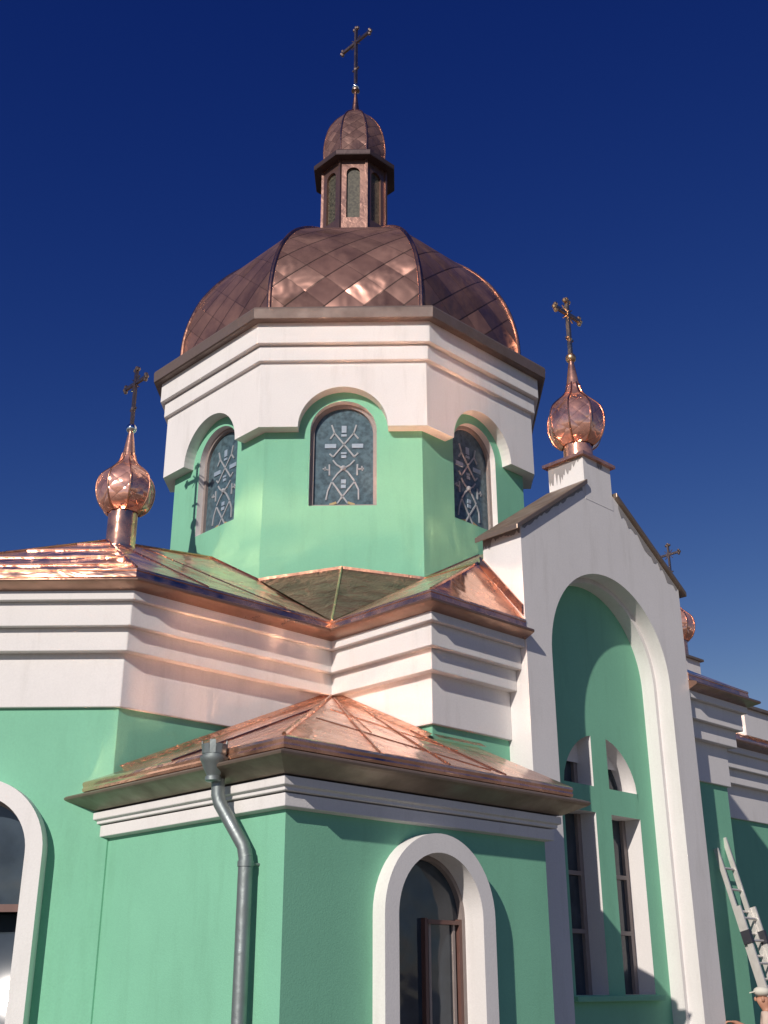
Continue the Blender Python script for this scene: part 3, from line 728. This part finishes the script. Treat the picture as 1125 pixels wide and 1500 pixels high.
# deep round-headed surrounds with windows
def arched_surround(fr, uc, vs, vb, dt, jamb_mb, jd, sashes):
    m = MB(); arch_ring(m, fr, uc, vs, vb, 0.707, 0.54, 0.0, dt)
    sr = m.build('arched_window', 'white', church, smooth=True, angle=35)
    jamb_mb.build('window_reveal', 'white', sr, smooth=True, angle=35)
    m = MB(); arch_ring(m, fr, uc, vs, vb, 0.54, 0.50, -0.14, -0.075); m.build('frame', 'frame', sr)
    return sr
sr = arched_surround(fa, CU, CS, -8.1, 0.15, aj, 0.3, None)
m = MB(); arch_fill(m, fa, CU, CS, -8.1, 0.53, -0.13); m.build('pane', 'glass', sr)
m = MB()                                       # brown casement in the right half
for p, q in (((CU-0.03, -8.1), (CU-0.03, -6.46)), ((CU-0.48, -8.1), (CU-0.48, -6.46))): m.bar(fa(p[0], p[1], -0.105), fa(q[0], q[1], -0.105), 0.036, 0.05, fa.n)
m.bar(fa(CU-0.05, -6.49, -0.105), fa(CU-0.46, -6.49, -0.105), 0.036, 0.055, fa.n); m.bar(fa(CU-0.06, -7.55, -0.105), fa(CU-0.45, -7.55, -0.105), 0.05, 0.055, fa.n)
m.build('casement', 'sash', sr)
for u in (CU-0.10, CU-0.42):
    m = MB(); m.bar(fa(u, -7.52, -0.118), fa(u, -6.50, -0.118), 0.03, 0.02, fa.n); m.build('glazing_bar', 'frame', sr)
fN = Frame(nN, (1, 0), dN-0.045)
sr = arched_surround(fN, APX, APS, -7.6, 0.17, JA, 0.3, None)
m = MB()                                       # bottom-hung pane, tilted inwards at the top: it throws the sun back
tl = math.tan(math.radians(14.0)); vb = -7.45
m.face([fN(u, v, -0.11-(v-vb)*tl*0.0) for u, v in [(APX-0.5, -6.32), (APX+0.5, -6.32)]]+[fN(u, v, -0.11) for u, v in arc(APX, APS, 0.5, 20, 0.0, math.pi)])
m.build('pane', 'glass', sr)
tp = lambda u, v: fN(u, v, -0.095-(v-vb)*0.278+(u-APX-0.5)*0.039)
m = MB(); m.prism([tp(APX-0.5, vb), tp(APX+0.515, vb), tp(APX+0.515, -6.36), tp(APX-0.5, -6.36)], fN.n*-0.008)
m.build('tilted_pane', 'tiltglass', sr)
m = MB(); m.bar(fN(APX-0.5, -6.32, -0.105), fN(APX+0.5, -6.32, -0.105), 0.07, 0.06, fN.n); m.build('transom', 'sash', sr)

# drainpipe on the annex
m = MB(); pb = 6.085
m.tube([AB(5.44, pb, -ZO), AB(5.44, pb, -6.06), AB(5.425, pb+0.005, -5.985)], 0.060, 14); pipe = m.build('drainpipe', 'zinc', church, smooth=True)
m = MB(); m.tube([AB(5.443, pb, -6.05), AB(5.41, pb+0.01, -5.95), AB(5.20, 6.20, -5.60), AB(5.185, 6.215, -5.53), AB(5.185, 6.22, -5.40)], 0.057, 14); m.build('pipe_elbow', 'zinc', pipe, smooth=True)
m = MB(); hc = AB(5.20, 6.285, -5.30)
m.lathe(hc, [(0.055, -0.13), (0.068, -0.12), (0.068, -0.09), (0.055, -0.08), (0.085, -0.02), (0.105, 0.03), (0.118, 0.05), (0.118, 0.075), (0.098, 0.08), (0.10, 0.13), (0.085, 0.13), (0.08, 0.06)], 18)
for k in range(12):
    th = k*2*math.pi/12; m.bar(hc+Vector((0.097*math.cos(th), 0.097*math.sin(th), 0.10)), hc+Vector((0.106*math.cos(th), 0.106*math.sin(th), 0.18 if k % 3 else 0.21)), 0.052, 0.008)
m.build('rain_hopper', 'zinc', pipe, smooth=True)
for zz in (-6.12, -7.55):
    m = MB(); m.tube([AB(5.44, pb, zz), AB(5.44, pb, zz+0.045)], 0.067, 14); m.tube([AB(5.44, pb, zz+0.022), AB(5.475, BX-0.02, zz+0.022)], 0.012, 8); m.build('bracket', 'zinc', pipe, smooth=True)

# nave: pedestals with copper caps
def block(a0, a1, b0, b1, z0_, z1_, name):
    m = MB(); m.prism([AB(a0, b0, z0_), AB(a1, b0, z0_), AB(a1, b1, z0_), AB(a0, b1, z0_)], (0, 0, z1_-z0_)); o = m.build(name, 'white', church)
    m = MB(); e = 0.07; lo = [AB(a0-e, b0+e, z1_), AB(a1+e, b0+e, z1_), AB(a1+e, b1-e, z1_), AB(a0-e, b1-e, z1_)]
    tp = [Vector(p)+Vector((0, 0, 0.05)) for p in lo]; ctr = AB((a0+a1)/2, (b0+b1)/2, z1_+0.12)
    m.face(lo); m.quadstrip(lo, tp, True)
    for i in range(4): m.face([tp[i], tp[(i+1) % 4], ctr])
    m.build('pedestal_cap', 'dull', o)
block(-0.31, 0.31, -9.79, -10.41, -1.35, -0.28, 'ridge_pedestal')
block(3.05, 3.46, -6.22, -8.2, -3.0, -2.52, 'parapet_block')

# ---------------------------------------------------------------- ladder
lad = empty('extension_ladder', AB(5.5, -2.66, -ZO))
tag(lad, 'aluminium extension ladder leaning on the green wall right of the porch', 'ladder')
IM = Matrix.Translation(-lad.location)
def LB(m, name, mat):
    o = m.build(name, mat); o.data.transform(IM); o.parent = lad; return o
lad_a = lambda z: 4.742+0.238*(-5.2-z)
def lp(b, z, off=0.0): return AB(lad_a(z)+off, b, z)
for b, zt2 in ((-2.50, -5.29), (-2.82, -5.12)):
    m = MB(); m.bar(lp(b, -7.2), lp(b, zt2), 0.026, 0.066, AB(1, 0, 0)-AB(0, 0, 0)); LB(m, 'rail', 'alu')
for b in (-2.465, -2.855):
    m = MB(); m.bar(lp(b, -ZO+0.01, 0.07), lp(b, -6.05, 0.07), 0.03, 0.075, AB(1, 0, 0)-AB(0, 0, 0)); LB(m, 'rail', 'alu')
z = -5.55
while z > -7.15:
    m = MB(); m.tube([lp(-2.512, z), lp(-2.808, z)], 0.016, 8); LB(m, 'rung', 'alu'); z -= 0.28
z = -6.2
while z > -8.6:
    m = MB(); m.tube([lp(-2.48, z, 0.07), lp(-2.84, z, 0.07)], 0.016, 8); LB(m, 'rung', 'alu'); z -= 0.28
for b in (-2.465, -2.855):
    m = MB(); m.bar(lp(b, -6.52, 0.06), lp(b, -6.36, 0.06), 0.06, 0.13, AB(1, 0, 0)-AB(0, 0, 0)); LB(m, 'bracket', 'plastic')

# ---------------------------------------------------------------- person at the foot of the ladder
PL = AB(5.62, -1.86, -ZO)
per = empty('person', PL)
tag(per, 'person in a pale cap and beige shirt beside the ladder', 'person')
FD = Vector((-0.93, 0.37, 0)).normalized(); SD = Vector((0, 0, 1)).cross(FD)      # facing left; SD to the person's left
def pp(f, s, z): return FD*f+SD*s+Vector((0, 0, z))
def skin(name, verts, edges, mat, parent, sub=2):
    me = bpy.data.meshes.new(name); me.from_pydata([pp(*v[:3]) for v in verts], edges, [])
    o = bpy.data.objects.new(name, me); COL.objects.link(o); md = o.modifiers.new('skin', 'SKIN'); md.use_smooth_shade = True
    for i, v in enumerate(verts):
        sv = me.skin_vertices[0].data[i]; rx = v[3]; ry = v[4] if len(v) > 4 else v[3]; sv.radius = (rx, ry); sv.use_root = (i == 0)
    ms = o.modifiers.new('sub', 'SUBSURF'); ms.levels = sub; ms.render_levels = sub
    me.materials.append(M[mat]); o.parent = parent; return o
V_ = [(0, 0, 0.86, .13), (0.01, 0, 1.06, .13), (0.02, 0, 1.24, .13), (0.03, 0, 1.36, .07), (0.045, 0, 1.39, .05), (0.07, 0, 1.455, .080), (0.08, 0, 1.545, .102),
      (0.02, .17, 1.31, .055), (0.06, .24, 1.06, .04), (0.26, .20, 1.12, .032), (0.33, .18, 1.14, .03),
      (0.02, -.17, 1.31, .055), (0.16, -.24, 1.10, .04), (0.38, -.18, 1.20, .032), (0.45, -.16, 1.23, .03),
      (0, .09, 0.80, .09), (0.02, .10, 0.46, .06), (0, .11, 0.08, .045), (0.15, .12, 0.04, .04),
      (0, -.09, 0.80, .09), (0.04, -.10, 0.46, .06), (0.04, -.11, 0.08, .045), (0.19, -.12, 0.04, .04)]
E_ = [(0, 1), (1, 2), (2, 3), (3, 4), (4, 5), (5, 6), (2, 7), (7, 8), (8, 9), (9, 10), (2, 11), (11, 12), (12, 13), (13, 14), (0, 15), (15, 16), (16, 17), (17, 18), (0, 19), (19, 20), (20, 21), (21, 22)]
V_ += [(0.118, 0, 1.435, .042)]; E_ += [(5, len(V_)-1)]
# fingers and thumb of each hand
for wi, sgn in ((10, 1), (14, -1)):
    f0, s0, z0h = V_[wi][:3]
    for k, (ds, ln) in enumerate(((-.03, .075), (-.01, .09), (.01, .085), (.03, .065))):
        i = len(V_); V_ += [(f0+.045, s0+ds, z0h+.01, .010), (f0+.045+ln*.6, s0+ds*1.1, z0h+.012, .009), (f0+.045+ln, s0+ds*1.1, z0h-.012, .008)]
        E_ += [(wi, i), (i, i+1), (i+1, i+2)]
    i = len(V_); V_ += [(f0+.02, s0-sgn*.045, z0h+.01, .011), (f0+.06, s0-sgn*.06, z0h+.015, .009)]; E_ += [(wi, i), (i, i+1)]
bodyp = skin('body', V_, E_, 'skin', per)
skin('shirt', [(0, 0, 0.88, .15, .17), (0.01, 0, 1.06, .15, .17), (0.02, 0, 1.26, .15, .18), (0.03, 0, 1.345, .085), (0.02, .17, 1.31, .075), (0.05, .235, 1.10, .06), (0.02, -.17, 1.31, .075), (0.13, -.235, 1.14, .06)], [(0, 1), (1, 2), (2, 3), (2, 4), (4, 5), (2, 6), (6, 7)], 'shirt', per)
skin('trousers', [(0, 0, 0.90, .145), (0, .09, 0.80, .105), (0.02, .10, 0.46, .078), (0, .11, 0.12, .068), (0, -.09, 0.80, .105), (0.04, -.10, 0.46, .078), (0.04, -.11, 0.12, .068)], [(0, 1), (1, 2), (2, 3), (0, 4), (4, 5), (5, 6)], 'trousers', per)
def pm(m, name, mat, par=per): return m.build(name, mat, par, smooth=True)
m = MB(); m.sphere(pp(0.07, 0, 1.585), 0.105, 14, (1, 1, 0.58)); m.prism([pp(0.12, .075, 1.585), pp(0.12, -.075, 1.585), pp(0.215, -.05, 1.565), pp(0.215, .05, 1.565)], (0, 0, 0.012)); pm(m, 'cap', 'cap')
m = MB(); m.sphere(pp(0.155, 0, 1.50), 0.020, 8, (1, 1, 1.4)); pm(m, 'nose', 'skin')
for s in (1, -1):
    m = MB(); m.sphere(pp(0.142, s*.032, 1.53), 0.011, 8); pm(m, 'eye', 'eye')
    m = MB(); m.sphere(pp(0.06, s*.08, 1.50), 0.026, 8, (1, 0.6, 1.3)); pm(m, 'ear', 'skin')
    m = MB(); m.sphere(pp(0.07+(0.04 if s < 0 else 0), s*.115, 0.045), 0.05, 10, (1.6, 1.4, 0.9)); pm(m, 'shoe', 'shoe')
m = MB(); m.sphere(pp(0.135, 0, 1.455), 0.015, 8, (0.6, 1.5, 0.5)); pm(m, 'mouth', 'shoe')
